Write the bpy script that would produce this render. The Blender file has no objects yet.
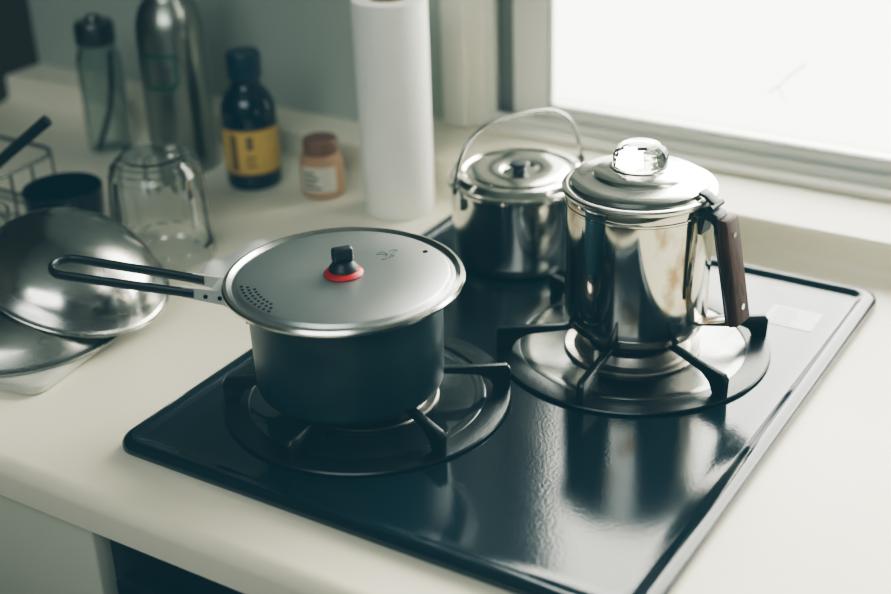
import bpy, bmesh, math, random
from mathutils import Vector, Matrix, Euler, Quaternion
random.seed(4)
sc = bpy.context.scene
COL = sc.collection

# ------------------------------------------------------------------ materials
def mat(name, col, rough=0.5, metal=0.0, spec=0.5, noise=0.0, nscale=20, bump=0.0, bscale=60,
        rvar=0.0, trans=0.0, ior=1.45, coat=0.0, col2=None, stretch=(1,1,1), alpha=1.0, lo=.38, hi=.68):
    m = bpy.data.materials.new(name); m.use_nodes = True
    nt = m.node_tree; b = nt.nodes['Principled BSDF']
    b.inputs['Base Color'].default_value = (*col, 1)
    b.inputs['Roughness'].default_value = rough
    b.inputs['Metallic'].default_value = metal
    b.inputs['Specular IOR Level'].default_value = spec
    b.inputs['Transmission Weight'].default_value = trans
    b.inputs['IOR'].default_value = ior
    b.inputs['Coat Weight'].default_value = coat
    b.inputs['Alpha'].default_value = alpha
    tc = nt.nodes.new('ShaderNodeTexCoord'); mp = nt.nodes.new('ShaderNodeMapping')
    mp.inputs['Scale'].default_value = stretch
    nt.links.new(tc.outputs['Object'], mp.inputs['Vector'])
    n = nt.nodes.new('ShaderNodeTexNoise'); n.inputs['Scale'].default_value = nscale
    n.inputs['Detail'].default_value = 6
    nt.links.new(mp.outputs[0], n.inputs['Vector'])
    if noise > 0 or col2:
        mx = nt.nodes.new('ShaderNodeMix'); mx.data_type = 'RGBA'
        c2 = col2 if col2 else tuple(c*(1-noise) for c in col)
        mx.inputs[6].default_value = (*col, 1); mx.inputs[7].default_value = (*c2, 1)
        rp = nt.nodes.new('ShaderNodeValToRGB')
        rp.color_ramp.elements[0].position = lo; rp.color_ramp.elements[1].position = hi
        nt.links.new(n.outputs['Fac'], rp.inputs[0])
        nt.links.new(rp.outputs[0], mx.inputs[0]); nt.links.new(mx.outputs[2], b.inputs['Base Color'])
    if rvar > 0:
        mr = nt.nodes.new('ShaderNodeMapRange')
        mr.inputs['From Min'].default_value = 0.3; mr.inputs['From Max'].default_value = 0.7
        mr.inputs['To Min'].default_value = max(0.02, rough-rvar); mr.inputs['To Max'].default_value = rough+rvar
        nt.links.new(n.outputs['Fac'], mr.inputs['Value']); nt.links.new(mr.outputs[0], b.inputs['Roughness'])
    if bump > 0:
        n2 = nt.nodes.new('ShaderNodeTexNoise'); n2.inputs['Scale'].default_value = bscale
        n2.inputs['Detail'].default_value = 4
        nt.links.new(mp.outputs[0], n2.inputs['Vector'])
        bp = nt.nodes.new('ShaderNodeBump'); bp.inputs['Strength'].default_value = bump
        bp.inputs['Distance'].default_value = 0.002
        nt.links.new(n2.outputs['Fac'], bp.inputs['Height']); nt.links.new(bp.outputs[0], b.inputs['Normal'])
    return m

M = {}
M['counter'] = mat('cream_worktop', (.85,.805,.645), .33, noise=.05, nscale=6, bump=.03, bscale=200)
M['wall'] = mat('painted_wall', (.42,.45,.385), .7, noise=.06, nscale=3)
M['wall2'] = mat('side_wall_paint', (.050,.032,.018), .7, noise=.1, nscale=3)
M['roomwall'] = mat('room_paint', (.15,.16,.14), .8, noise=.05, nscale=2)
M['ceiling'] = mat('ceiling_paint', (.30,.32,.30), .9, noise=.03, nscale=2)
M['floor'] = mat('wood_floor', (.12,.08,.05), .4, noise=.4, nscale=8, stretch=(1,12,1))
M['frame'] = mat('window_aluminium', (.72,.73,.67), .38, noise=.04, nscale=5)
M['framelight'] = mat('window_casing_paint', (.82,.81,.72), .5, noise=.04, nscale=5)
M['framedark'] = mat('window_track', (.20,.205,.19), .5, noise=.1)
M['enamel'] = mat('dark_enamel', (.006,.013,.018), .115, spec=.58, noise=.2, nscale=8, bump=.045, bscale=420, rvar=.03)
M['pan'] = mat('drip_pan_enamel', (.014,.019,.022), .12, spec=.7, noise=.3, nscale=30, bump=.04, bscale=90, rvar=.05, coat=.3)
M['pansteel'] = mat('drip_pan_steel', (.25,.255,.245), .22, 1, noise=.5, nscale=25, bump=.04, bscale=60, rvar=.08)
M['iron'] = mat('black_iron', (.007,.010,.011), .28, spec=.4, noise=.4, nscale=40, bump=.1, bscale=300)
M['burner'] = mat('burner_metal', (.36,.33,.29), .34, 1, noise=.45, nscale=60, rvar=.1)
M['burnercap'] = mat('burner_cap', (.02,.02,.02), .5, .3, noise=.3, nscale=50)
M['potbody'] = mat('anodised_pot', (.008,.024,.030), .38, .0, spec=.5, noise=.2, nscale=15, bump=.03, bscale=400)
M['lid'] = mat('brushed_lid', (.46,.48,.47), .34, .9, noise=.12, nscale=8, rvar=.05, bump=.02, bscale=300)
M['bracket'] = mat('satin_bracket_steel', (.62,.62,.58), .42, .35, noise=.08)
M['rim'] = mat('steel_rim', (.66,.66,.61), .2, 1, noise=.08)
M['bail'] = mat('bail_wire_steel', (.40,.40,.37), .22, 1, noise=.1)
M['steel'] = mat('worn_polished_steel', (.64,.625,.565), .08, 1, col2=(.33,.24,.14), nscale=34, rvar=.05, bump=.014, bscale=26, lo=.52, hi=.66, stretch=(1,1,.6))
M['satin'] = mat('satin_lid_steel', (.74,.735,.68), .18, 1, noise=.2, nscale=16, rvar=.05, bump=.01, bscale=40)
M['steel2'] = mat('camp_pot_steel', (.84,.83,.77), .14, 1, noise=.25, nscale=24, rvar=.06, bump=.02, bscale=30)
M['bowl'] = mat('scuffed_bowl_steel', (.54,.54,.50), .22, 1, noise=.45, nscale=12, rvar=.11, bump=.035, bscale=30, stretch=(1,1,5))
M['blackplastic'] = mat('black_silicone', (.007,.009,.010), .4, noise=.2, nscale=50)
M['red'] = mat('red_washer', (.50,.012,.010), .4, noise=.1, nscale=50)
M['wood'] = mat('dark_handle_wood', (.070,.026,.013), .5, spec=.22, col2=(.014,.008,.005), nscale=40, stretch=(6,6,.6))
M['towel'] = mat('paper_towel', (.84,.85,.80), .9, noise=.03, nscale=40, bump=.15, bscale=150)
M['card'] = mat('cardboard_core', (.35,.25,.15), .9, noise=.1)
M['bottledark'] = mat('dark_blue_bottle', (.004,.012,.026), .15, noise=.2, spec=.6)
M['capblue'] = mat('blue_cap', (.006,.022,.045), .35, noise=.1)
M['yellow'] = mat('yellow_label', (.66,.44,.09), .6, noise=.1, nscale=60)
M['labeldark'] = mat('label_ink', (.03,.025,.02), .6, noise=.1)
M['labelbrown'] = mat('label_brown_ink', (.22,.12,.04), .6, noise=.1)
M['amber'] = mat('pale_amber_plastic', (.50,.30,.16), .35, noise=.1, spec=.5)
M['capbrown'] = mat('brown_cap', (.22,.10,.05), .4, noise=.2)
M['white'] = mat('white_label', (.66,.62,.52), .6, noise=.05)
M['bottlesteel'] = mat('matt_steel_bottle', (.34,.35,.31), .3, 1, noise=.1, nscale=12)
M['green'] = mat('green_print', (.015,.10,.06), .5, noise=.1)
M['navy'] = mat('navy_glaze', (.006,.012,.020), .18, noise=.2)
M['board'] = mat('white_plastic_board', (.50,.50,.43), .5, noise=.06)
M['cloth'] = mat('clear_plastic_bag', (.78,.80,.77), .3, noise=.08, bump=.2, bscale=80, spec=.6)
M['cabinet'] = mat('cream_cabinet', (.56,.55,.44), .45, noise=.05, nscale=5)
M['black'] = mat('black_panel', (.006,.008,.009), .35, noise=.2)
M['jarcap'] = mat('dull_metal_cap', (.12,.12,.11), .3, 1, noise=.2)
M['wire'] = mat('rack_wire', (.4,.4,.38), .25, 1, noise=.1)
M['holes'] = mat('hole_dark', (.002,.002,.003), .9, noise=.1, spec=0)
M['patch'] = mat('silver_patch', (.36,.37,.35), .4, .3, noise=.05)
M['print'] = mat('grey_bars', (.20,.21,.21), .6, noise=.05)
M['engrave'] = mat('engraved_mark', (.05,.055,.06), .5, noise=.05)
M['bark'] = mat('pale_twig', (.62,.52,.36), .8, noise=.2)
M['glass'] = mat('clear_glass', (.985,1,.995), .0, trans=1, ior=1.46)
M['glasssmoke'] = mat('smoky_clear_glass', (.72,.78,.76), .0, trans=1, ior=1.48)
M['glassknob'] = mat('knob_glass', (.985,.99,.97), .0, trans=1, ior=1.40)

def thin_glass(name, tint, ior, rough=.02):
    m = bpy.data.materials.new(name); m.use_nodes = True
    nt = m.node_tree; nt.nodes.clear()
    o = nt.nodes.new('ShaderNodeOutputMaterial'); mx = nt.nodes.new('ShaderNodeMixShader')
    t = nt.nodes.new('ShaderNodeBsdfTransparent'); g = nt.nodes.new('ShaderNodeBsdfGlossy')
    fr = nt.nodes.new('ShaderNodeFresnel'); fr.inputs[0].default_value = ior
    t.inputs[0].default_value = (*tint,1); g.inputs['Roughness'].default_value = rough
    nt.links.new(fr.outputs[0], mx.inputs[0]); nt.links.new(t.outputs[0], mx.inputs[1])
    nt.links.new(g.outputs[0], mx.inputs[2]); nt.links.new(mx.outputs[0], o.inputs[0])
    return m
M['pane'] = thin_glass('thin_window_glass', (.97,.98,.97), 1.3)

# ------------------------------------------------------------------ helpers
def finish(name, me, m, parent=None, loc=(0,0,0), rot=(0,0,0), smooth=True, ang=35):
    if m is not None: me.materials.append(M[m] if isinstance(m, str) else m)
    if smooth:
        for p in me.polygons: p.use_smooth = True
        me.set_sharp_from_angle(angle=math.radians(ang))
    ob = bpy.data.objects.new(name, me)
    ob.location = loc; ob.rotation_euler = rot
    if parent: ob.parent = parent
    COL.objects.link(ob)
    return ob

def thing(name, loc, label, cat, rot=(0,0,0), group=None):
    e = bpy.data.objects.new(name, None); e.empty_display_size = .03
    e.location = loc; e.rotation_euler = rot
    e['label'] = label; e['category'] = cat
    if group: e['group'] = group
    COL.objects.link(e); return e

def lathe_bm(bm, prof, seg=72, rfun=None, off=(0,0,0)):
    rings = []
    ox, oy, oz = off
    for (r, z) in prof:
        if r <= 1e-6:
            rings.append([bm.verts.new((ox, oy, oz+z))])
        else:
            ring = []
            for i in range(seg):
                a = 2*math.pi*i/seg
                rr = r*(rfun(a, z) if rfun else 1)
                ring.append(bm.verts.new((ox+rr*math.cos(a), oy+rr*math.sin(a), oz+z)))
            rings.append(ring)
    for A, B in zip(rings[:-1], rings[1:]):
        if len(A) == 1 and len(B) == 1: continue
        if len(A) == 1:
            for i in range(seg): bm.faces.new((A[0], B[(i+1) % seg], B[i]))
        elif len(B) == 1:
            for i in range(seg): bm.faces.new((A[i], A[(i+1) % seg], B[0]))
        else:
            for i in range(seg):
                bm.faces.new((A[i], A[(i+1) % seg], B[(i+1) % seg], B[i]))
    return rings

def bm_out(name, bm, m, parent=None, loc=(0,0,0), rot=(0,0,0), smooth=True, ang=35):
    bmesh.ops.recalc_face_normals(bm, faces=bm.faces)
    me = bpy.data.meshes.new(name); bm.to_mesh(me); bm.free()
    return finish(name, me, m, parent, loc, rot, smooth, ang)

def lathe(name, prof, m, parent=None, loc=(0,0,0), rot=(0,0,0), seg=72, rfun=None, ang=35):
    bm = bmesh.new(); lathe_bm(bm, prof, seg, rfun)
    return bm_out(name, bm, m, parent, loc, rot, True, ang)

def box_bm(bm, x0, x1, y0, y1, z0, z1, bev=0, seg=2):
    r = bmesh.ops.create_cube(bm, size=1)
    vs = r['verts']
    for v in vs:
        v.co = Vector((x0+(v.co.x+.5)*(x1-x0), y0+(v.co.y+.5)*(y1-y0), z0+(v.co.z+.5)*(z1-z0)))
    if bev > 0:
        es = set(e for v in vs for e in v.link_edges)
        bmesh.ops.bevel(bm, geom=list(es), offset=bev, segments=seg, profile=.5, affect='EDGES')

def box(name, x0, x1, y0, y1, z0, z1, m, parent=None, bev=0, loc=(0,0,0), rot=(0,0,0), seg=2):
    bm = bmesh.new(); box_bm(bm, x0, x1, y0, y1, z0, z1, bev, seg)
    return bm_out(name, bm, m, parent, loc, rot, bev > 0, 50)

def smooth_path(pts, n=6, closed=False):
    P = [Vector(p) for p in pts]; out = []
    N = len(P); rng = N if closed else N-1
    for i in range(rng):
        if closed:
            p0, p1, p2, p3 = P[(i-1) % N], P[i], P[(i+1) % N], P[(i+2) % N]
        else:
            p0, p1, p2, p3 = P[max(i-1,0)], P[i], P[i+1], P[min(i+2,N-1)]
        for k in range(n):
            t = k/n
            out.append(.5*((2*p1)+(-p0+p2)*t+(2*p0-5*p1+4*p2-p3)*t*t+(-p0+3*p1-3*p2+p3)*t**3))
    if not closed: out.append(P[-1])
    return out

def tube_bm(bm, pts, r, seg=10, closed=False, n=6, smooth=True, flat=1.0):
    path = smooth_path(pts, n, closed) if smooth else [Vector(p) for p in pts]
    N = len(path)
    nrm = None; rings = []
    for i in range(N):
        if closed: t = (path[(i+1) % N]-path[i-1]).normalized()
        else: t = (path[min(i+1,N-1)]-path[max(i-1,0)]).normalized()
        if nrm is None:
            up = Vector((0,0,1)) if abs(t.z) < .9 else Vector((1,0,0))
            nrm = (up-t*up.dot(t)).normalized()
        else:
            nrm = (nrm-t*nrm.dot(t)).normalized()
        bn = t.cross(nrm)
        rr = r(i/(N-1)) if callable(r) else r
        rings.append([bm.verts.new(path[i]+nrm*math.cos(2*math.pi*k/seg)*rr*flat+bn*math.sin(2*math.pi*k/seg)*rr) for k in range(seg)])
    for i in range(N if closed else N-1):
        A = rings[i]; B = rings[(i+1) % N]
        for k in range(seg):
            bm.faces.new((A[k], A[(k+1) % seg], B[(k+1) % seg], B[k]))
    if not closed:
        bm.faces.new(rings[0]); bm.faces.new(list(reversed(rings[-1])))

def tube(name, pts, r, m, parent=None, loc=(0,0,0), rot=(0,0,0), **k):
    bm = bmesh.new(); tube_bm(bm, pts, r, **k)
    return bm_out(name, bm, m, parent, loc, rot, True, 50)

def prism_bm(bm, poly, w, xf, bev=0):
    a = [bm.verts.new(xf(u, -w/2, v)) for u, v in poly]
    b = [bm.verts.new(xf(u, w/2, v)) for u, v in poly]
    fs = [bm.faces.new(a), bm.faces.new(list(reversed(b)))]
    n = len(poly)
    for i in range(n): fs.append(bm.faces.new((a[i], b[i], b[(i+1) % n], a[(i+1) % n])))
    if bev > 0:
        es = set(e for f in fs for e in f.edges)
        bmesh.ops.bevel(bm, geom=list(es), offset=bev, segments=2, profile=.5, affect='EDGES')

def rrect(x0, x1, y0, y1, r, z, n=8):
    out = []
    for cx, cy, a0 in ((x1-r, y1-r, 0), (x0+r, y1-r, 90), (x0+r, y0+r, 180), (x1-r, y0+r, 270)):
        for i in range(n+1):
            a = math.radians(a0+90*i/n); out.append((cx+r*math.cos(a), cy+r*math.sin(a), z))
    return out

def loft_bm(bm, loops, cap0=True, cap1=True):
    L = [[bm.verts.new(p) for p in l] for l in loops]
    for A, B in zip(L[:-1], L[1:]):
        n = len(A)
        for i in range(n): bm.faces.new((A[i], A[(i+1) % n], B[(i+1) % n], B[i]))
    if cap0: bm.faces.new(list(reversed(L[0])))
    if cap1: bm.faces.new(L[-1])

def patch_bm(bm, r, a0, a1, z0, z1, n=None):
    n = n or max(1, int(abs(a1-a0)/5))
    lo=[]; hi=[]
    for i in range(n+1):
        a = math.radians(a0+(a1-a0)*i/n)
        lo.append(bm.verts.new((r*math.cos(a), r*math.sin(a), z0)))
        hi.append(bm.verts.new((r*math.cos(a), r*math.sin(a), z1)))
    for i in range(n): bm.faces.new((lo[i], lo[i+1], hi[i+1], hi[i]))

def poly_r(a, n):
    s = 2*math.pi/n
    return math.cos(s/2)/math.cos((a % s)-s/2)

# ------------------------------------------------------------------ room
def struct(o, label=None):
    o['kind'] = 'structure'
    if label: o['label'] = label
    return o
FZ = -.85; CZ = 1.6
XL, XR, YB, YF = -.80, 2.2, .72, -2.3
LZ = .035; LY = .600
WX0, WX1, WZ0, WZ1 = -.130, 1.45, LZ, 1.05
bm = bmesh.new()
box_bm(bm, XL, WX0, YB, YB+.14, FZ, CZ)
box_bm(bm, XL, WX0-.034, YB-.055, YB, LZ+.0005, CZ)
box_bm(bm, WX1, XR, YB, YB+.14, FZ, CZ)
box_bm(bm, WX0, WX1, YB, YB+.14, WZ1, CZ)
box_bm(bm, WX0, WX1, YB, YB+.14, FZ, WZ0)
struct(bm_out('wall_back', bm, 'wall', smooth=False))
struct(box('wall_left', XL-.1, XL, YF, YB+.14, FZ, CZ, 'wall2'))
struct(box('wall_right', XR, XR+.1, YF, YB+.14, FZ, CZ, 'roomwall'))
struct(box('wall_front', XL-.1, XR+.1, YF-.1, YF, FZ, CZ, 'roomwall'))
struct(box('floor', XL-.1, XR+.1, YF-.1, YB+.14, FZ-.1, FZ, 'floor'))
struct(box('ceiling', XL-.1, XR+.1, YF-.1, YB+.14, CZ, CZ+.1, 'ceiling'))

bm = bmesh.new()
y0, y1 = .700, .81
box_bm(bm, WX0, WX0+.034, y0, y1, WZ0+.001, WZ1, .003)
box_bm(bm, WX0+.034, WX0+.052, y0+.012, y1, WZ0+.001, WZ1, .002)
box_bm(bm, WX1-.045, WX1, y0, y1, WZ0+.001, WZ1, .003)
box_bm(bm, WX0+.052, WX1-.045, y0, y1, WZ1-.04, WZ1, .003)
box_bm(bm, WX0+.052, WX1-.045, y0+.004, y1, WZ0+.001, WZ0+.008, .002)
w = bm_out('window_1', bm, 'framelight', smooth=True, ang=50); struct(w, 'pale aluminium sliding window over the worktop ledge')
bm = bmesh.new()
box_bm(bm, WX0+.052, WX1-.045, .7265, .732, WZ0+.008, WZ0+.018, .0008)
box_bm(bm, WX0+.052, WX0+.060, .722, .732, WZ0+.018, WZ1-.04, .0008)
bm_out('window_rail', bm, 'frame', parent=w, smooth=True, ang=50)
bm = bmesh.new()
sx0, sx1, sz0, sz1 = WX0+.078, WX1-.062, WZ0+.008, WZ1-.045
sy0, sy1 = .738, .765
box_bm(bm, sx0, sx0+.047, sy0, sy1, sz0, sz1, .003)
box_bm(bm, sx1-.052, sx1, sy0, sy1, sz0, sz1, .003)
box_bm(bm, sx0+.047, sx1-.052, sy0, sy1, sz0, sz0+.022, .002)
box_bm(bm, sx0+.047, sx1-.052, sy0, sy1, sz1-.04, sz1, .002)
bm_out('window_sash', bm, 'frame', parent=w, smooth=True, ang=50)
bm = bmesh.new()
box_bm(bm, WX0+.052, WX0+.078, .75, .76, WZ0+.010, WZ1-.04)
box_bm(bm, WX0+.052, WX1-.045, .7321, .7375, WZ0+.008, WZ0+.009)
bm_out('window_track', bm, 'framedark', parent=w, smooth=False)
bm = bmesh.new()
box_bm(bm, sx0+.0462, sx0+.0490, .741, .750, sz0+.022, sz1-.04)
box_bm(bm, sx0+.0490, sx1-.052, .741, .750, sz0+.0215, sz0+.0236)
bm_out('window_gasket', bm, 'framedark', parent=w, smooth=False)
bm = bmesh.new()
vs = [bm.verts.new(p) for p in ((sx0+.045,.752,sz0+.020),(sx1-.05,.752,sz0+.020),(sx1-.05,.752,sz1-.038),(sx0+.045,.752,sz1-.038))]
bm.faces.new(vs)
bm_out('window_pane', bm, 'pane', parent=w, smooth=False)
bm = bmesh.new()
tube_bm(bm, [(.260,.7565,.116),(.271,.7565,.126),(.283,.7565,.140),(.299,.7565,.154)], .0008, seg=6)
tube_bm(bm, [(.271,.7565,.126),(.274,.7565,.118),(.279,.7565,.112)], .0006, seg=6)
bm_out('dry_twig', bm, 'bark', parent=w)

# ------------------------------------------------------------------ worktop
e = thing('kitchen_worktop', (0,0,0), 'cream kitchen worktop with rounded front edge and raised back ledge', 'worktop')
bm = bmesh.new()
R = .013; FY = -.064
prof = [(FY+.002,-.036)]
for i in range(9):
    a = math.radians(180-90*i/8)
    prof.append((FY+R+R*math.cos(a), -R+R*math.sin(a)))
cove = .010
prof += [(.3, 0), (LY-cove, 0)]
for i in range(1,6):
    a = math.radians(-90+90*i/5); prof.append((LY-cove+cove*math.cos(a), cove+cove*math.sin(a)))
for i in range(0,6):
    a = math.radians(180-90*i/5); prof.append((LY+.006+.006*math.cos(a), LZ-.006+.006*math.sin(a)))
prof += [(YB-.0005,LZ),(YB-.0005,-.036)]
X = [XL+.001, 2.0]
L = [[bm.verts.new((x, y, z)) for y, z in prof] for x in X]
n = len(prof)
for i in range(n): bm.faces.new((L[0][i], L[0][(i+1) % n], L[1][(i+1) % n], L[1][i]))
bm.faces.new(L[0]); bm.faces.new(list(reversed(L[1])))
bm_out('worktop_slab', bm, 'counter', parent=e, ang=40)

def cabinet(x0, x1, label):
    c = thing('base_cabinet', ((x0+x1)/2, .3, FZ), label, 'cabinet')
    w2 = (x1-x0)/2-.001
    box('cabinet_body', -w2, w2, -.32, .40, 0, .813, 'cabinet', c, .002)
    d = box('drawer', -w2+.002, w2-.002, -.342, -.3205, .66, .808, 'cabinet', c, .003)
    box('drawer_handle', -.06, .06, -.352, -.3425, .70, .71, 'rim', d, .002)
    d = box('door', -w2+.002, w2-.002, -.342, -.3205, .06, .652, 'cabinet', c, .003)
    box('door_handle', -w2+.03, -w2+.042, -.352, -.3425, .45, .58, 'rim', d, .002)
cabinet(-.45, -.008, 'cream kitchen base cabinet beside the built-in grill')
cabinet(.46, .96, 'cream kitchen base cabinet under the worktop')
g = thing('built_in_grill', (.226,.3,FZ+.3), 'black built-in fish grill below the cooktop', 'grill')
box('grill_body', -.232, .232, -.33, .40, 0, .512, 'black', g, .003)
d = box('grill_door', -.21, .21, -.350, -.3305, .05, .46, 'black', g, .004)
box('grill_handle', -.15, .15, -.368, -.3505, .38, .40, 'rim', d, .003)

# ------------------------------------------------------------------ cooktop
CX0, CX1, CY0, CY1 = -.009, .456, -.007, .546
ck = thing('gas_cooktop', (0,0,0), 'dark blue-black enamel two-burner gas cooktop with raised rounded rim', 'cooktop')
bm = bmesh.new()
loops = []
for ins, z in ((.003,.0005),(0,.003),(0,.007),(.002,.0105),(.005,.012),(.009,.012),(.013,.0108),(.016,.0088),(.020,.0080),(.030,.0080)):
    loops.append(rrect(CX0+ins, CX1-ins, CY0+ins, CY1-ins, max(.020-ins*.5,.006), z))
loft_bm(bm, loops)
bm_out('cooktop_panel', bm, 'enamel', parent=ck, ang=60)
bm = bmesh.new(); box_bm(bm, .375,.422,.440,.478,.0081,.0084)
lb = bm_out('silver_rectangle', bm, 'patch', parent=ck, smooth=False); lb['label']='faint silver rectangular sticker'  # flat pale rectangle on the rear right of the panel, with thin darker bars
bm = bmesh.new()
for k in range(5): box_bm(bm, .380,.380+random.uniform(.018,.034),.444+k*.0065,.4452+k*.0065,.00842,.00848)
bm_out('patch_bars', bm, 'print', parent=lb, smooth=False)

BC = [(.133,.154),(.291,.341)]
for bi, (bx, by) in enumerate(BC):
    b = lathe('burner', [(0,.0006),(.1035,.0006),(.1045,.0012),(.098,.0030),(.090,.0022),(.075,.0010),(.062,.0010),(0,.0010)], 'pansteel' if bi else 'pan', ck, (bx,by,.0080))
    lathe('burner_ring', [(.0600,.0012),(.0605,.0030),(.0590,.0042),(.0560,.0038),(.0520,.0030),(.0490,.0045),(.0470,.0085),(.0450,.0115),(.0420,.0125),(.0400,.0120),(.0395,.0060),(.0395,.0015)], 'burner', b, seg=72)
    lathe('burner_head', [(.0375,.0015),(.0375,.0130),(.0395,.0145),(.0390,.0165),(.034,.0178),(.014,.0185),(0,.0185)], 'burnercap', b, seg=96,
        rfun=lambda a,z: 1+(.030*math.cos(a*24) if .009<z<.0142 else 0))
    tube('igniter', [(-.010,-.0520,.004),(-.010,-.0520,.017)], .0020, 'white', b, smooth=False)

PZ = .0340
def trivet(bx, by, label, template=None):
    t = thing('pan_support', (bx,by,.0), label, 'pan support', group='pan supports on the cooktop')
    if template:
        for c in template.children:
            o = c.copy(); o.parent = t; COL.objects.link(o)
        return t
    lathe('support_ring', [(.100,.0105),(.101,.0090),(.114,.0087),(.1190,.0089),(.1215,.0100),(.1205,.0114),(.114,.0122),(.106,.0122),(.101,.0117),(.100,.0105)], 'iron', t)
    for k in range(6):
        a = math.radians(34+60*k)
        bm = bmesh.new()
        prism_bm(bm, [(.1205,.0112),(.1215,.0290),(.1180,.0335),(.052,.0335),(.049,.0325),(.049,.0290),(.094,.0270),(.104,.0215),(.108,.0112)], .0064,
                 lambda u,s,v: Vector((u, s, v)), .0009)
        bm_out('support_arm', bm, 'iron', parent=t, rot=(0,0,a), ang=40)
    return t
t1 = trivet(*BC[0], 'black iron pan support with radial arms under the dark saucepan')
trivet(*BC[1], 'black iron pan support with radial arms under the percolator', t1)

# ------------------------------------------------------------------ saucepan
K_ = 1.032
sp = thing('saucepan', (.131,.135,PZ), 'dark teal camping saucepan with flat steel lid and wire handle', 'saucepan')
def sc_(prof): return [(r*K_, z) for r, z in prof]
lathe('saucepan_body', sc_([(0,0),(.067,0),(.0720,.0012),(.0743,.0038),(.0752,.0080),(.0762,.060),(.0766,.0875),(.0775,.089),(.0775,.0905),(.0755,.0905),(.0740,.0875),(.0725,.014),(.066,.005),(0,.004)]), 'potbody', sp, seg=96)
ld = lathe('saucepan_lid', sc_([(0,.0920),(.074,.0920),(.0885,.0910),(.0915,.0913),(.0932,.0930),(.0932,.0947),(.0915,.0958),(.0895,.0950),(.0868,.0935),(.0845,.0940),(.0825,.0966),(.081,.0972),(.040,.0975),(0,.0977)]), 'lid', sp, seg=120, ang=25)
lathe('lid_rim', sc_([(.0876,.0943),(.0905,.0965),(.0930,.0961),(.0944,.0940),(.0938,.0917),(.0925,.0908)]), 'rim', ld, seg=120)
lathe('knob_washer', [(0,.0978),(.0155,.0978),(.0160,.0988),(.0145,.1005),(.0120,.1015),(0,.1015)], 'red', ld)
kb = lathe('lid_knob', [(0,.1016),(.0120,.1016),(.0115,.104),(.0085,.1075),(.0080,.1095),(0,.1095)], 'blackplastic', ld)
bm = bmesh.new(); box_bm(bm, -.0085,.0085,-.0045,.0045,.1085,.1205,.0025,3)
bm_out('knob_grip', bm, 'blackplastic', parent=kb, rot=(0,0,math.radians(50)), ang=50)
bm = bmesh.new()
for ri,(rr,cnt) in enumerate(((.0790,10),(.0745,9),(.0700,7))):
    for k in range(cnt):
        a = math.radians(243+(k-(cnt-1)/2)*4.1)
        zz = .0973
        lathe_bm(bm, [(0,zz+.0002),(.0013,zz+.0002),(.0013,zz-.0010)], 12, off=(K_*rr*math.cos(a), K_*rr*math.sin(a), 0))
o = bm_out('strainer_holes', bm, 'holes', parent=ld); o['kind']='stuff'
a = math.radians(62); bm = bmesh.new()
lathe_bm(bm, [(0,.0976),(.0022,.0976),(.0022,.0960)], 14, off=(.075*math.cos(a), .075*math.sin(a), 0))
bm_out('steam_hole', bm, 'holes', parent=ld)
bm = bmesh.new()
strokes = [[(-10,3),(-6,7),(-1,5),(1,1)],[(1,1),(3,7),(7,10),(11,9)],[(-10,3),(-5,3),(1,1)],[(11,9),(7,5),(4,1)],[(4,1),(3,-3),(-1,-6),(-5,-7)],[(1,1),(-1,-3),(-5,-7)],[(4,1),(8,0),(6,-2),(3,-3)]]
ca, sa = math.cos(math.radians(33)), math.sin(math.radians(33))
for s in strokes:
    pts=[]
    for x,y in s:
        x*=.0008; y*=.0011
        pts.append((.0115+x*ca-y*sa, .0440+x*sa+y*ca, .0976))
    tube_bm(bm, pts, .00028, seg=6, n=4, flat=.5)
bm_out('engraved_logo', bm, 'engrave', parent=ld)
dv = Vector((-.938,-.346,0)).normalized(); pv = Vector((-dv.y,dv.x,0))
def H(r, s, z):
    v = dv*(r+.0025)+pv*s; return (v.x, v.y, z)
def hz(r): return .0735+(r-.08)*.095
DZ = -.009
bm = bmesh.new()
for s in (-1,1):
    prism_bm(bm, [(.0772,.066+DZ),(.0772,.0870+DZ),(.092,.0890+DZ),(.132,.0925+DZ),(.132,.0830+DZ),(.098,.0770+DZ)], .0017,
        lambda u,sd,v,s=s: Vector(H(u, s*(.0100+(u-.076)*.05)+sd, v)), 0)
prism_bm(bm, [(.0762,.062+DZ),(.0765,.0868+DZ),(.0795,.0868+DZ),(.0795,.062+DZ)], .028, lambda u,sd,v: Vector(H(u,sd,v)), .0006)
prism_bm(bm, [(.0795,.0870+DZ),(.0795,.0882+DZ),(.108,.0900+DZ),(.108,.0888+DZ)], .023, lambda u,sd,v: Vector(H(u,sd,v)), .0003)
br = bm_out('handle_bracket', bm, 'bracket', parent=sp, ang=40)
bm = bmesh.new()
for s in (-1,1):
    for k in range(2):
        tube_bm(bm, [H(.100+k*.012, s*(.0112+k*.0006), .0745+k*.001), H(.100+k*.012, s*(.0130+k*.0006), .0745+k*.001)], .0018, seg=10, smooth=False)
o=bm_out('bracket_holes', bm, 'holes', parent=br); o['kind']='stuff'
pts=[]
side=[(.122,.0122),(.150,.0136),(.190,.0148),(.234,.0155),(.244,.0125),(.2490,.006)]
for r_,s_ in side: pts.append(H(r_,-s_,hz(r_)))
pts.append(H(.2500,0,hz(.250)))
for r_,s_ in reversed(side): pts.append(H(r_,s_,hz(r_)))
tube('saucepan_handle', pts, .0025, 'blackplastic', sp, seg=12, flat=1.7)

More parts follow.
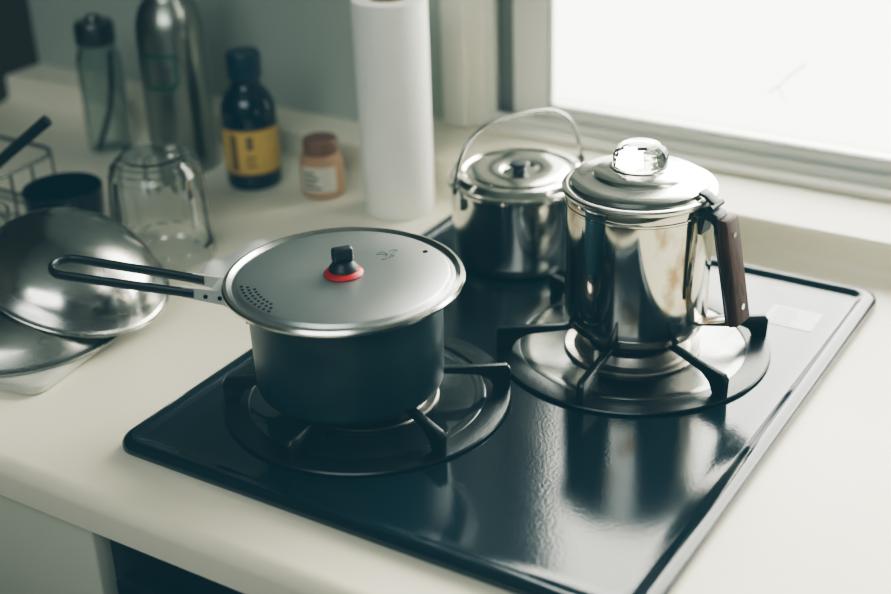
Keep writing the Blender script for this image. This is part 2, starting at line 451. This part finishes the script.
# ------------------------------------------------------------------ percolator
pc = thing('coffee_percolator', (.2940,.340,PZ), 'worn polished steel stovetop percolator with glass knob and dark wooden handle', 'percolator')
lathe('percolator_body', [(0,0),(.049,0),(.0555,.0013),(.0597,.0040),(.0617,.0085),(.0624,.015),(.0627,.030),(.0628,.060),(.0627,.100),(.0625,.116),(.0631,.1168),(.0631,.1182),(.0625,.119),(.0628,.125),(.0624,.1265),(.0600,.1265),(.0598,.120),(.0598,.02),(.050,.006),(0,.005)], 'steel', pc, seg=128, ang=30)
pl = lathe('percolator_lid', [(.0580,.1268),(.0642,.1268),(.0658,.1280),(.0658,.1302),(.0648,.1315),(.0625,.1322),(.0605,.1322),(.0592,.1330),(.0582,.1358),(.0560,.1372),(.0500,.1387),(.0420,.1406),(.0400,.1414),(.0388,.1430),(.0365,.1442),(.0310,.1460),(.0260,.1474),(.0250,.1485),(.0235,.1490),(0,.1490)], 'satin', pc, seg=128, ang=30)
lathe('glass_knob', [(0,.1494),(.0205,.1494),(.0230,.1506),(.0230,.1530),(.0234,.1545),(.0230,.1580),(.0210,.1622),(.0165,.1660),(.0110,.1674),(0,.1674)], 'glassknob', pl, seg=120,
      rfun=lambda a,z: poly_r(a,12) if .1540<z<.1668 else 1, ang=12)
ha = math.radians(-6.5); hd = Vector((math.cos(ha), math.sin(ha), 0)); hp = Vector((-math.sin(ha), math.cos(ha), 0))
def K(u,s,v):
    q = hd*u+hp*s; return Vector((q.x,q.y,v))
bm = bmesh.new()
prism_bm(bm, [(.0765,.1080),(.0940,.0260),(.0625,.0170),(.0625,.0195),(.0905,.0280),(.0900,.0310),(.0745,.1080)], .015, K, .0005)
bf = bm_out('handle_strap', bm, 'steel', parent=pc, ang=40)
bm = bmesh.new()
prism_bm(bm, [(.0625,.102),(.0625,.1255),(.0670,.1265),(.0770,.1225),(.0800,.1165),(.0800,.1060),(.0755,.1060),(.0755,.1130),(.0725,.1165),(.0665,.1180),(.0640,.102)], .0165, K, .0006)
o = bm_out('handle_bracket', bm, 'blackplastic', parent=pc, ang=40); o['label']='black upper bracket'
bm = bmesh.new()
prism_bm(bm, [(.0782,.1200),(.0872,.1205),(.1045,.0300),(.0950,.0260)], .0230, K, .0022)
wh = bm_out('handle_grip', bm, 'wood', parent=pc, ang=50); wh['label']='dark wooden grip'
for u,v in ((.0895,.1060),(.1012,.0440)):
    bm = bmesh.new()
    tube_bm(bm, [K(u-.003,0,v), K(u+.0012,0,v+.0002)], .0026, seg=14, smooth=False)
    bm_out('grip_screw', bm, 'rim', parent=wh)
bm = bmesh.new()
prism_bm(bm, [(.0580,.1362),(.0580,.1382),(.0650,.1366),(.0725,.1315),(.0740,.1275),(.0715,.1270),(.0695,.1305),(.0650,.1342)], .011, K, .0006)
tube_bm(bm, [K(.0720,-.010,.1280), K(.0720,.010,.1280)], .0026, seg=10, smooth=False)
bm_out('lid_hinge', bm, 'blackplastic', parent=pc, ang=40)
bm = bmesh.new()
sa_ = math.radians(173.5)
sd = Vector((math.cos(sa_), math.sin(sa_),0)); sp_ = Vector((-math.sin(sa_), math.cos(sa_),0))
def SPv(u,s,v): q=sd*u+sp_*s; return bm.verts.new((q.x,q.y,v))
lo = SPv(.0625,0,.100)
A=[SPv(.0625,-.011,.124), SPv(.0700,-.003,.125), SPv(.0700,.003,.125), SPv(.0625,.011,.124)]
mid=[SPv(.0627,-.007,.110), SPv(.0660,-.002,.112), SPv(.0660,.002,.112), SPv(.0627,.007,.110)]
for i in range(3): bm.faces.new((mid[i],mid[i+1],A[i+1],A[i])); bm.faces.new((lo,mid[i+1],mid[i]))
bm_out('spout', bm, 'steel', parent=pc, ang=60)

# ------------------------------------------------------------------ camp pot
cp = thing('camping_pot', (.109,.464,.0083), 'small polished steel lidded camping pot with wire bail handle', 'pot')
lathe('camping_pot_body', [(0,0),(.059,0),(.0635,.002),(.0660,.006),(.0672,.014),(.0700,.076),(.0710,.0825),(.0730,.0840),(.0730,.0860),(.0706,.0860),(.0690,.0840),(.0655,.01),(0,.004)], 'steel2', cp, seg=96)
cl = lathe('camping_pot_lid', [(.067,.0855),(.0720,.0864),(.0724,.0880),(.0700,.0890),(.0668,.0888),(.0646,.0905),(.0615,.0935),(.0570,.0945),(.0545,.0930),(.0500,.0925),(.0480,.0940),(.0440,.0950),(.0290,.0955),(.0195,.0935),(.0175,.0915),(0,.0915)], 'steel2', cp, seg=96, ang=20)
lathe('lid_knob', [(0,.0917),(.007,.0917),(.0055,.0945),(.0095,.098),(.0100,.0995),(.0085,.101),(0,.1015)], 'blackplastic', cl)
ra = math.radians(32.7+30); rd = Vector((math.cos(ra), math.sin(ra),0)); rp = Vector((-math.sin(ra), math.cos(ra),0))
for s in (-1,1):
    bm = bmesh.new()
    prism_bm(bm, [(s*.0700,.068),(s*.0750,.070),(s*.0755,.092),(s*.0740,.094),(s*.0732,.084),(s*.0700,.082)], .016,
             lambda u,sd_,v: Vector(((rd*u+rp*sd_).x,(rd*u+rp*sd_).y,v)), .0005)
    bm_out('handle_ear', bm, 'steel2', parent=cp, ang=40)
pts = []
prof_b = [(.0765,.0870),(.0735,.1020),(.0680,.1200),(.0580,.1360),(.0420,.1460),(.0220,.1495),(0,.1505)]
for u,v in prof_b: q = rd*u; pts.append((q.x,q.y,v))
for u,v in reversed(prof_b[:-1]): q = rd*(-u); pts.append((q.x,q.y,v))
q = rd*.0705; pts = [(q.x,q.y,.0865)]+pts+[(-q.x,-q.y,.0865)]
tube('bail_handle', pts, .0018, 'bail', cp, n=6)

# ------------------------------------------------------------------ paper towel
pt = thing('paper_towel_roll', (-.081,.525,.0), 'tall white paper towel roll standing upright by the window', 'paper towel')
lathe('towel_paper', [(.0385,.0005),(.0395,.003),(.0400,.12),(.0405,.238),(.0395,.2405),(.021,.2405),(.0205,.23),(.0205,.001)], 'towel', pt, seg=80)
lathe('towel_core', [(.0203,.0006),(.0203,.2415),(.0190,.2415),(.0190,.0006)], 'card', pt)

pb = thing('supplement_bottle', (-.185,.522,0), 'small pale amber plastic bottle with brown cap and white label', 'bottle')
lathe('bottle_body', [(0,.0005),(.0225,.0005),(.0248,.003),(.0250,.008),(.0250,.042),(.0240,.047),(.020,.050),(.0185,.052),(0,.052)], 'amber', pb)
lathe('bottle_cap', [(.0190,.0515),(.0202,.0520),(.0202,.0665),(.0190,.0685),(0,.0687)], 'capbrown', pb, rfun=lambda a,z: 1+.012*math.cos(a*40) if .053<z<.068 else 1, seg=160)
bm = bmesh.new(); patch_bm(bm, .0253, -115, -15, .010, .040)
lb = bm_out('bottle_label', bm, 'white', parent=pb)
bm = bmesh.new()
for k,(a0,a1) in enumerate(((-105,-72),(-105,-62),(-105,-70),(-105,-56))): patch_bm(bm, .02555, a0, a1, .032-k*.006, .0345-k*.006)
bm_out('label_print', bm, 'labeldark', parent=lb)

sb = thing('sauce_bottle', (-.279,.512,0), 'dark blue glass sauce bottle with blue cap and yellow label', 'bottle')
lathe('bottle_body', [(0,.0005),(.029,.0005),(.0318,.004),(.0322,.010),(.0322,.088),(.0310,.100),(.0255,.112),(.0185,.120),(.0165,.126),(.0165,.132),(0,.132)], 'bottledark', sb)
lathe('bottle_cap', [(.0168,.1305),(.0195,.1310),(.0195,.1575),(.0180,.1610),(0,.1615)], 'capblue', sb, rfun=lambda a,z: 1+.012*math.cos(a*36) if .132<z<.159 else 1, seg=144)
bm = bmesh.new(); patch_bm(bm, .0325, -140, 40, .020, .076)
lb = bm_out('bottle_label', bm, 'yellow', parent=sb)
bm = bmesh.new()
for k,(a0,a1) in enumerate(((-64,-40),(-66,-44),(-62,-42))): patch_bm(bm, .0328, a0, a1, .030+k*.006, .0325+k*.006)
patch_bm(bm, .0328, -60, -46, .052, .068)
patch_bm(bm, .0328, -140, 40, .020, .0222); patch_bm(bm, .0328, -140, 40, .0738, .076)
patch_bm(bm, .0328, -98, -80, .026, .070)
bm_out('label_print', bm, 'labelbrown', parent=lb)

tb = thing('steel_water_bottle', (-.392,.518,0), 'tall brushed steel water bottle with printed green square emblem', 'water bottle')
lathe('bottle_body', [(0,.0005),(.038,.0005),(.0405,.004),(.0410,.012),(.0410,.165),(.0400,.180),(.0350,.198),(.0265,.209),(.0240,.214),(.0240,.222),(0,.222)], 'bottlesteel', tb)
lathe('bottle_cap', [(.0242,.2205),(.0262,.2210),(.0262,.2410),(.0240,.2440),(0,.2445)], 'rim', tb)
bm = bmesh.new()
z0,z1,A0,A1 = .108,.152,-100,-42
patch_bm(bm,.0414,A0,A1-8,z0,z0+.005); patch_bm(bm,.0414,A0,A1,z1-.005,z1)
patch_bm(bm,.0414,A0,A0+6,z0+.005,z1-.005); patch_bm(bm,.0414,A1-6,A1,z0+.010,z1-.005)
patch_bm(bm,.0414,A1-12,A1-2,z0+.004,z0+.010)
bm_out('bottle_emblem', bm, 'green', parent=tb)

tj = thing('glass_jar', (-.521,.520,0), 'tall smoky ridged glass jar with dull metal cap', 'jar')
lathe('jar_glass', [(0,.0005),(.0265,.0005),(.028,.003),(.028,.112),(.0265,.124),(.0225,.132),(.0225,.138),(.0205,.138),(.0205,.132),(.0245,.123),(.0255,.110),(.0250,.006),(0,.005)], 'glasssmoke', tj, seg=96, rfun=lambda a,z: 1+.06*math.cos(a*9) if .01<z<.105 else 1)
lathe('jar_lid', [(.0205,.1385),(.0240,.1390),(.0245,.142),(.0245,.160),(.0225,.166),(.010,.168),(.008,.174),(0,.175)], 'jarcap', tj)
tube('jar_straw', [(-.012,-.010,.006),(.004,.004,.060),(.012,.010,.128)], .0035, 'jarcap', tj)

# ------------------------------------------------------------------ left group
cb = thing('cutting_board', (-.29,.105,0), 'white plastic cutting board lying under the steel bowls', 'cutting board')
bm = bmesh.new()
loft_bm(bm, [rrect(-.16+i_,.150-i_,-.105+i_,.085-i_,.015,z) for i_,z in ((.002,.0005),(0,.002),(0,.009),(.002,.0105))])
bm_out('board_slab', bm, 'board', parent=cb, rot=(0,0,math.radians(8)), ang=50)

BZ = .0108
def bowl_profile(R_, Hh, fl=.014, fz=.005, t=.0012, ex=2.0):
    outer = [(R_+fl-.0005,.0000),(R_+fl+.0010,.0007),(R_+fl+.0012,.0018),(R_+fl+.0003,.0027),(R_+fl-.0014,.0025),(R_+fl*.5,.0022+fz*.45),(R_+.001,.0020+fz)]
    dm = []
    for i in range(1,17):
        r = R_*(1-i/16)
        u = r/R_
        dm.append((r, fz+.0022+(Hh-fz)*(1-u**ex)**.72))
    inner = [(r, z-t) for r, z in reversed(dm)]+[(R_-.001,.0020+fz-t),(R_+fl*.5,.0022+fz*.45-t),(R_+fl-.0020,.0010)]
    return outer+dm, inner
def bowl(parent, *a, **k):
    o_, i_ = bowl_profile(*a, **k)
    bm = bmesh.new()
    lathe_bm(bm, o_, 96); lathe_bm(bm, i_, 96)
    bmesh.ops.remove_doubles(bm, verts=bm.verts, dist=1e-6)
    return bm_out('bowl_shell', bm, 'bowl', parent=parent, ang=32)
b1 = thing('mixing_bowl', (-.236,.106,BZ), 'wide steel mixing bowl turned upside down on the board', 'bowl')
bowl(b1, .102, .050, fl=.006, fz=.003, ex=2.4)
fwd2 = Vector((-.54,.84,0)); rgt = Vector((.84,.54,0))
b2 = thing('mixing_bowl', (-.200,.146,.0500), 'steel mixing bowl, upside down and leaning tilted over a wider bowl', 'bowl')
b2.rotation_mode='QUATERNION'
b2.rotation_quaternion = Quaternion(fwd2, math.radians(20)) @ Quaternion(rgt, math.radians(8))
bowl(b2, .086, .052, fl=.005, fz=.002, ex=2.3)

dg = thing('drinking_glass', (-.372,.188,0), 'small clear drinking glass standing upright by the rack', 'glass')
lathe('glass_shell', [(0,.0005),(.024,.0005),(.0255,.002),(.0290,.066),(.0280,.0668),(.0270,.066),(.0240,.007),(0,.006)], 'glass', dg, seg=80)

mg = thing('bowl_cup', (-.335,.268,0), 'short dark navy ceramic cup with open rim', 'cup')
lathe('cup_body', [(0,.0005),(.026,.0005),(.028,.003),(.034,.012),(.039,.035),(.0420,.071),(.0408,.0725),(.0390,.071),(.036,.036),(.031,.014),(.02,.007),(0,.006)], 'navy', mg)

gl = thing('glass_tumbler', (-.232,.303,.0), 'clear faceted glass tumbler turned upside down', 'glass')
gout = [(0,.1155),(.022,.1155),(.0320,.1142),(.0400,.1105),(.0450,.1045),(.0478,.096),(.0495,.082),(.0507,.068),(.0517,.045),(.0520,.019),(.0523,.016),(.0527,.010),(.0530,.002),(.0515,.0003)]
gin = [(.0500,.0003),(.0498,.010),(.0482,.045),(.0470,.068),(.0455,.082),(.0438,.094),(.0408,.1010),(.0360,.1065),(.030,.1095),(.020,.1108),(0,.1108)]
def gr(a,z): return (poly_r(a,10)+.0*z) if .018<z<.092 else 1
bm = bmesh.new()
ro_ = lathe_bm(bm, gout, 120, gr); ri_ = lathe_bm(bm, gin, 120)
for i in range(120):
    bm.faces.new((ro_[-1][i], ro_[-1][(i+1)%120], ri_[0][(i+1)%120], ri_[0][i]))
bm_out('tumbler_glass', bm, 'glass', parent=gl, ang=15)

cl_ = thing('plastic_bag', (-.155,.335,0), 'crumpled translucent white plastic bag lying beside the upturned glass', 'bag')
bm = bmesh.new(); NX,NY=36,40
grid=[]
for i in range(NX+1):
    row=[]
    for j in range(NY+1):
        x=-.014+.054*i/NX; y=-.066+.115*j/NY
        edge=min(i,NX-i,j,NY-j)/8.0
        z=.002+min(1,edge)*(.008+.003*math.sin(x*150+y*80)+.0025*math.sin(y*120-x*90))
        row.append(bm.verts.new((x+.006*math.sin(y*70),y+.004*math.sin(x*70),max(z,.0012))))
    grid.append(row)
for i in range(NX):
    for j in range(NY): bm.faces.new((grid[i][j],grid[i+1][j],grid[i+1][j+1],grid[i][j+1]))
bd=[e_ for e_ in bm.edges if e_.is_boundary]
ret=bmesh.ops.extrude_edge_only(bm,edges=bd)
for v in [g_ for g_ in ret['geom'] if isinstance(g_,bmesh.types.BMVert)]: v.co.z=.0004
bm_out('bag_sheet', bm, 'cloth', parent=cl_, ang=60)

rk = thing('dish_rack', (-.490,.22,0), 'chrome wire dish rack holding kitchen utensils', 'dish rack')
bm = bmesh.new()
for z in (.006,.075):
    tube_bm(bm, [(x,y,z) for x,y,_ in rrect(-.08,.08,-.12,.12,.03,0,4)], .0025, closed=True, smooth=False)
for k in range(8):
    y=-.105+.03*k
    tube_bm(bm, [(-.08,y,.075),(-.08,y,.012),(-.07,y,.006),(.07,y,.006),(.08,y,.012),(.08,y,.075)], .0016, smooth=False, seg=8)
bm_out('rack_wires', bm, 'wire', parent=rk)
spt = thing('spatula', (-.46,.13,.012), 'black spatula leaning in the wire dish rack', 'spatula')
bm = bmesh.new()
tube_bm(bm, [(0,0,.0),(.055,.037,.052),(.110,.072,.105),(.160,.104,.150)], lambda t: .004+.002*t, seg=10)
bm_out('spatula_handle', bm, 'blackplastic', parent=spt)
bm = bmesh.new(); box_bm(bm,-.03,.03,-.002,.002,-.0,.06,.0015)
bm_out('spatula_blade', bm, 'blackplastic', parent=spt, loc=(-.005,-.005,0), rot=(math.radians(-20),0,math.radians(-45)))

# ------------------------------------------------------------------ lights
def area(name, loc, target, sx, sy, power, col):
    l = bpy.data.lights.new(name, 'AREA'); l.shape='RECTANGLE'; l.size=sx; l.size_y=sy; l.energy=power; l.color=col
    o = bpy.data.objects.new(name, l); o.location=loc
    o.rotation_euler = (Vector(target)-Vector(loc)).to_track_quat('-Z','Y').to_euler()
    COL.objects.link(o); return o
area('window_daylight', (.66,1.12,.75), (.40,0,0), 1.9, 1.4, 118, (1,.988,.93))
area('room_fill_light', (.5,-1.4,1.45), (-.1,.3,0), 1.4, 1.0, 28, (.93,.98,1))  # added soft fill behind the camera, in place of an unseen second window
wd = bpy.data.worlds.new('sky'); sc.world = wd; wd.use_nodes = True
wd.node_tree.nodes['Background'].inputs[0].default_value = (1,1,.97,1)
wd.node_tree.nodes['Background'].inputs[1].default_value = 5.0

# ------------------------------------------------------------------ camera
cam = bpy.data.cameras.new('camera'); co = bpy.data.objects.new('camera', cam); COL.objects.link(co)
th = math.radians(26.642); ya = math.radians(32.704); ro = math.radians(-2.119)
fw = Vector((-math.sin(ya)*math.cos(th), math.cos(ya)*math.cos(th), -math.sin(th)))
ri = Vector((math.cos(ya), math.sin(ya), 0)); up = ri.cross(fw)
r2 = ri*math.cos(ro)+up*math.sin(ro); u2 = -ri*math.sin(ro)+up*math.cos(ro)
mt = Matrix((r2, u2, -fw)).transposed().to_4x4()
mt.translation = Vector((.7296,-.648,.600))
co.matrix_world = mt
cam.sensor_width = 36; cam.lens = 36*1362/891
cam.clip_start = .02
cam.dof.use_dof = True; cam.dof.focus_distance = 1.11; cam.dof.aperture_fstop = 3.0
sc.camera = co
vs_ = sc.view_settings
vs_.view_transform = 'AgX'
vs_.look = 'AgX - Medium High Contrast'
vs_.exposure = 0.0
vs_.use_curve_mapping = True
cm = vs_.curve_mapping
def setc(c, pts):
    c.points[0].location = pts[0]; c.points[-1].location = pts[-1]
    for p in pts[1:-1]: c.points.new(*p)
setc(cm.curves[0], [(0,.010),(.25,.230),(.5,.505),(1,1.0)])
setc(cm.curves[1], [(0,.028),(.25,.255),(.5,.515),(1,1.0)])
setc(cm.curves[2], [(0,.036),(.25,.250),(.5,.487),(1,.958)])
cm.update()
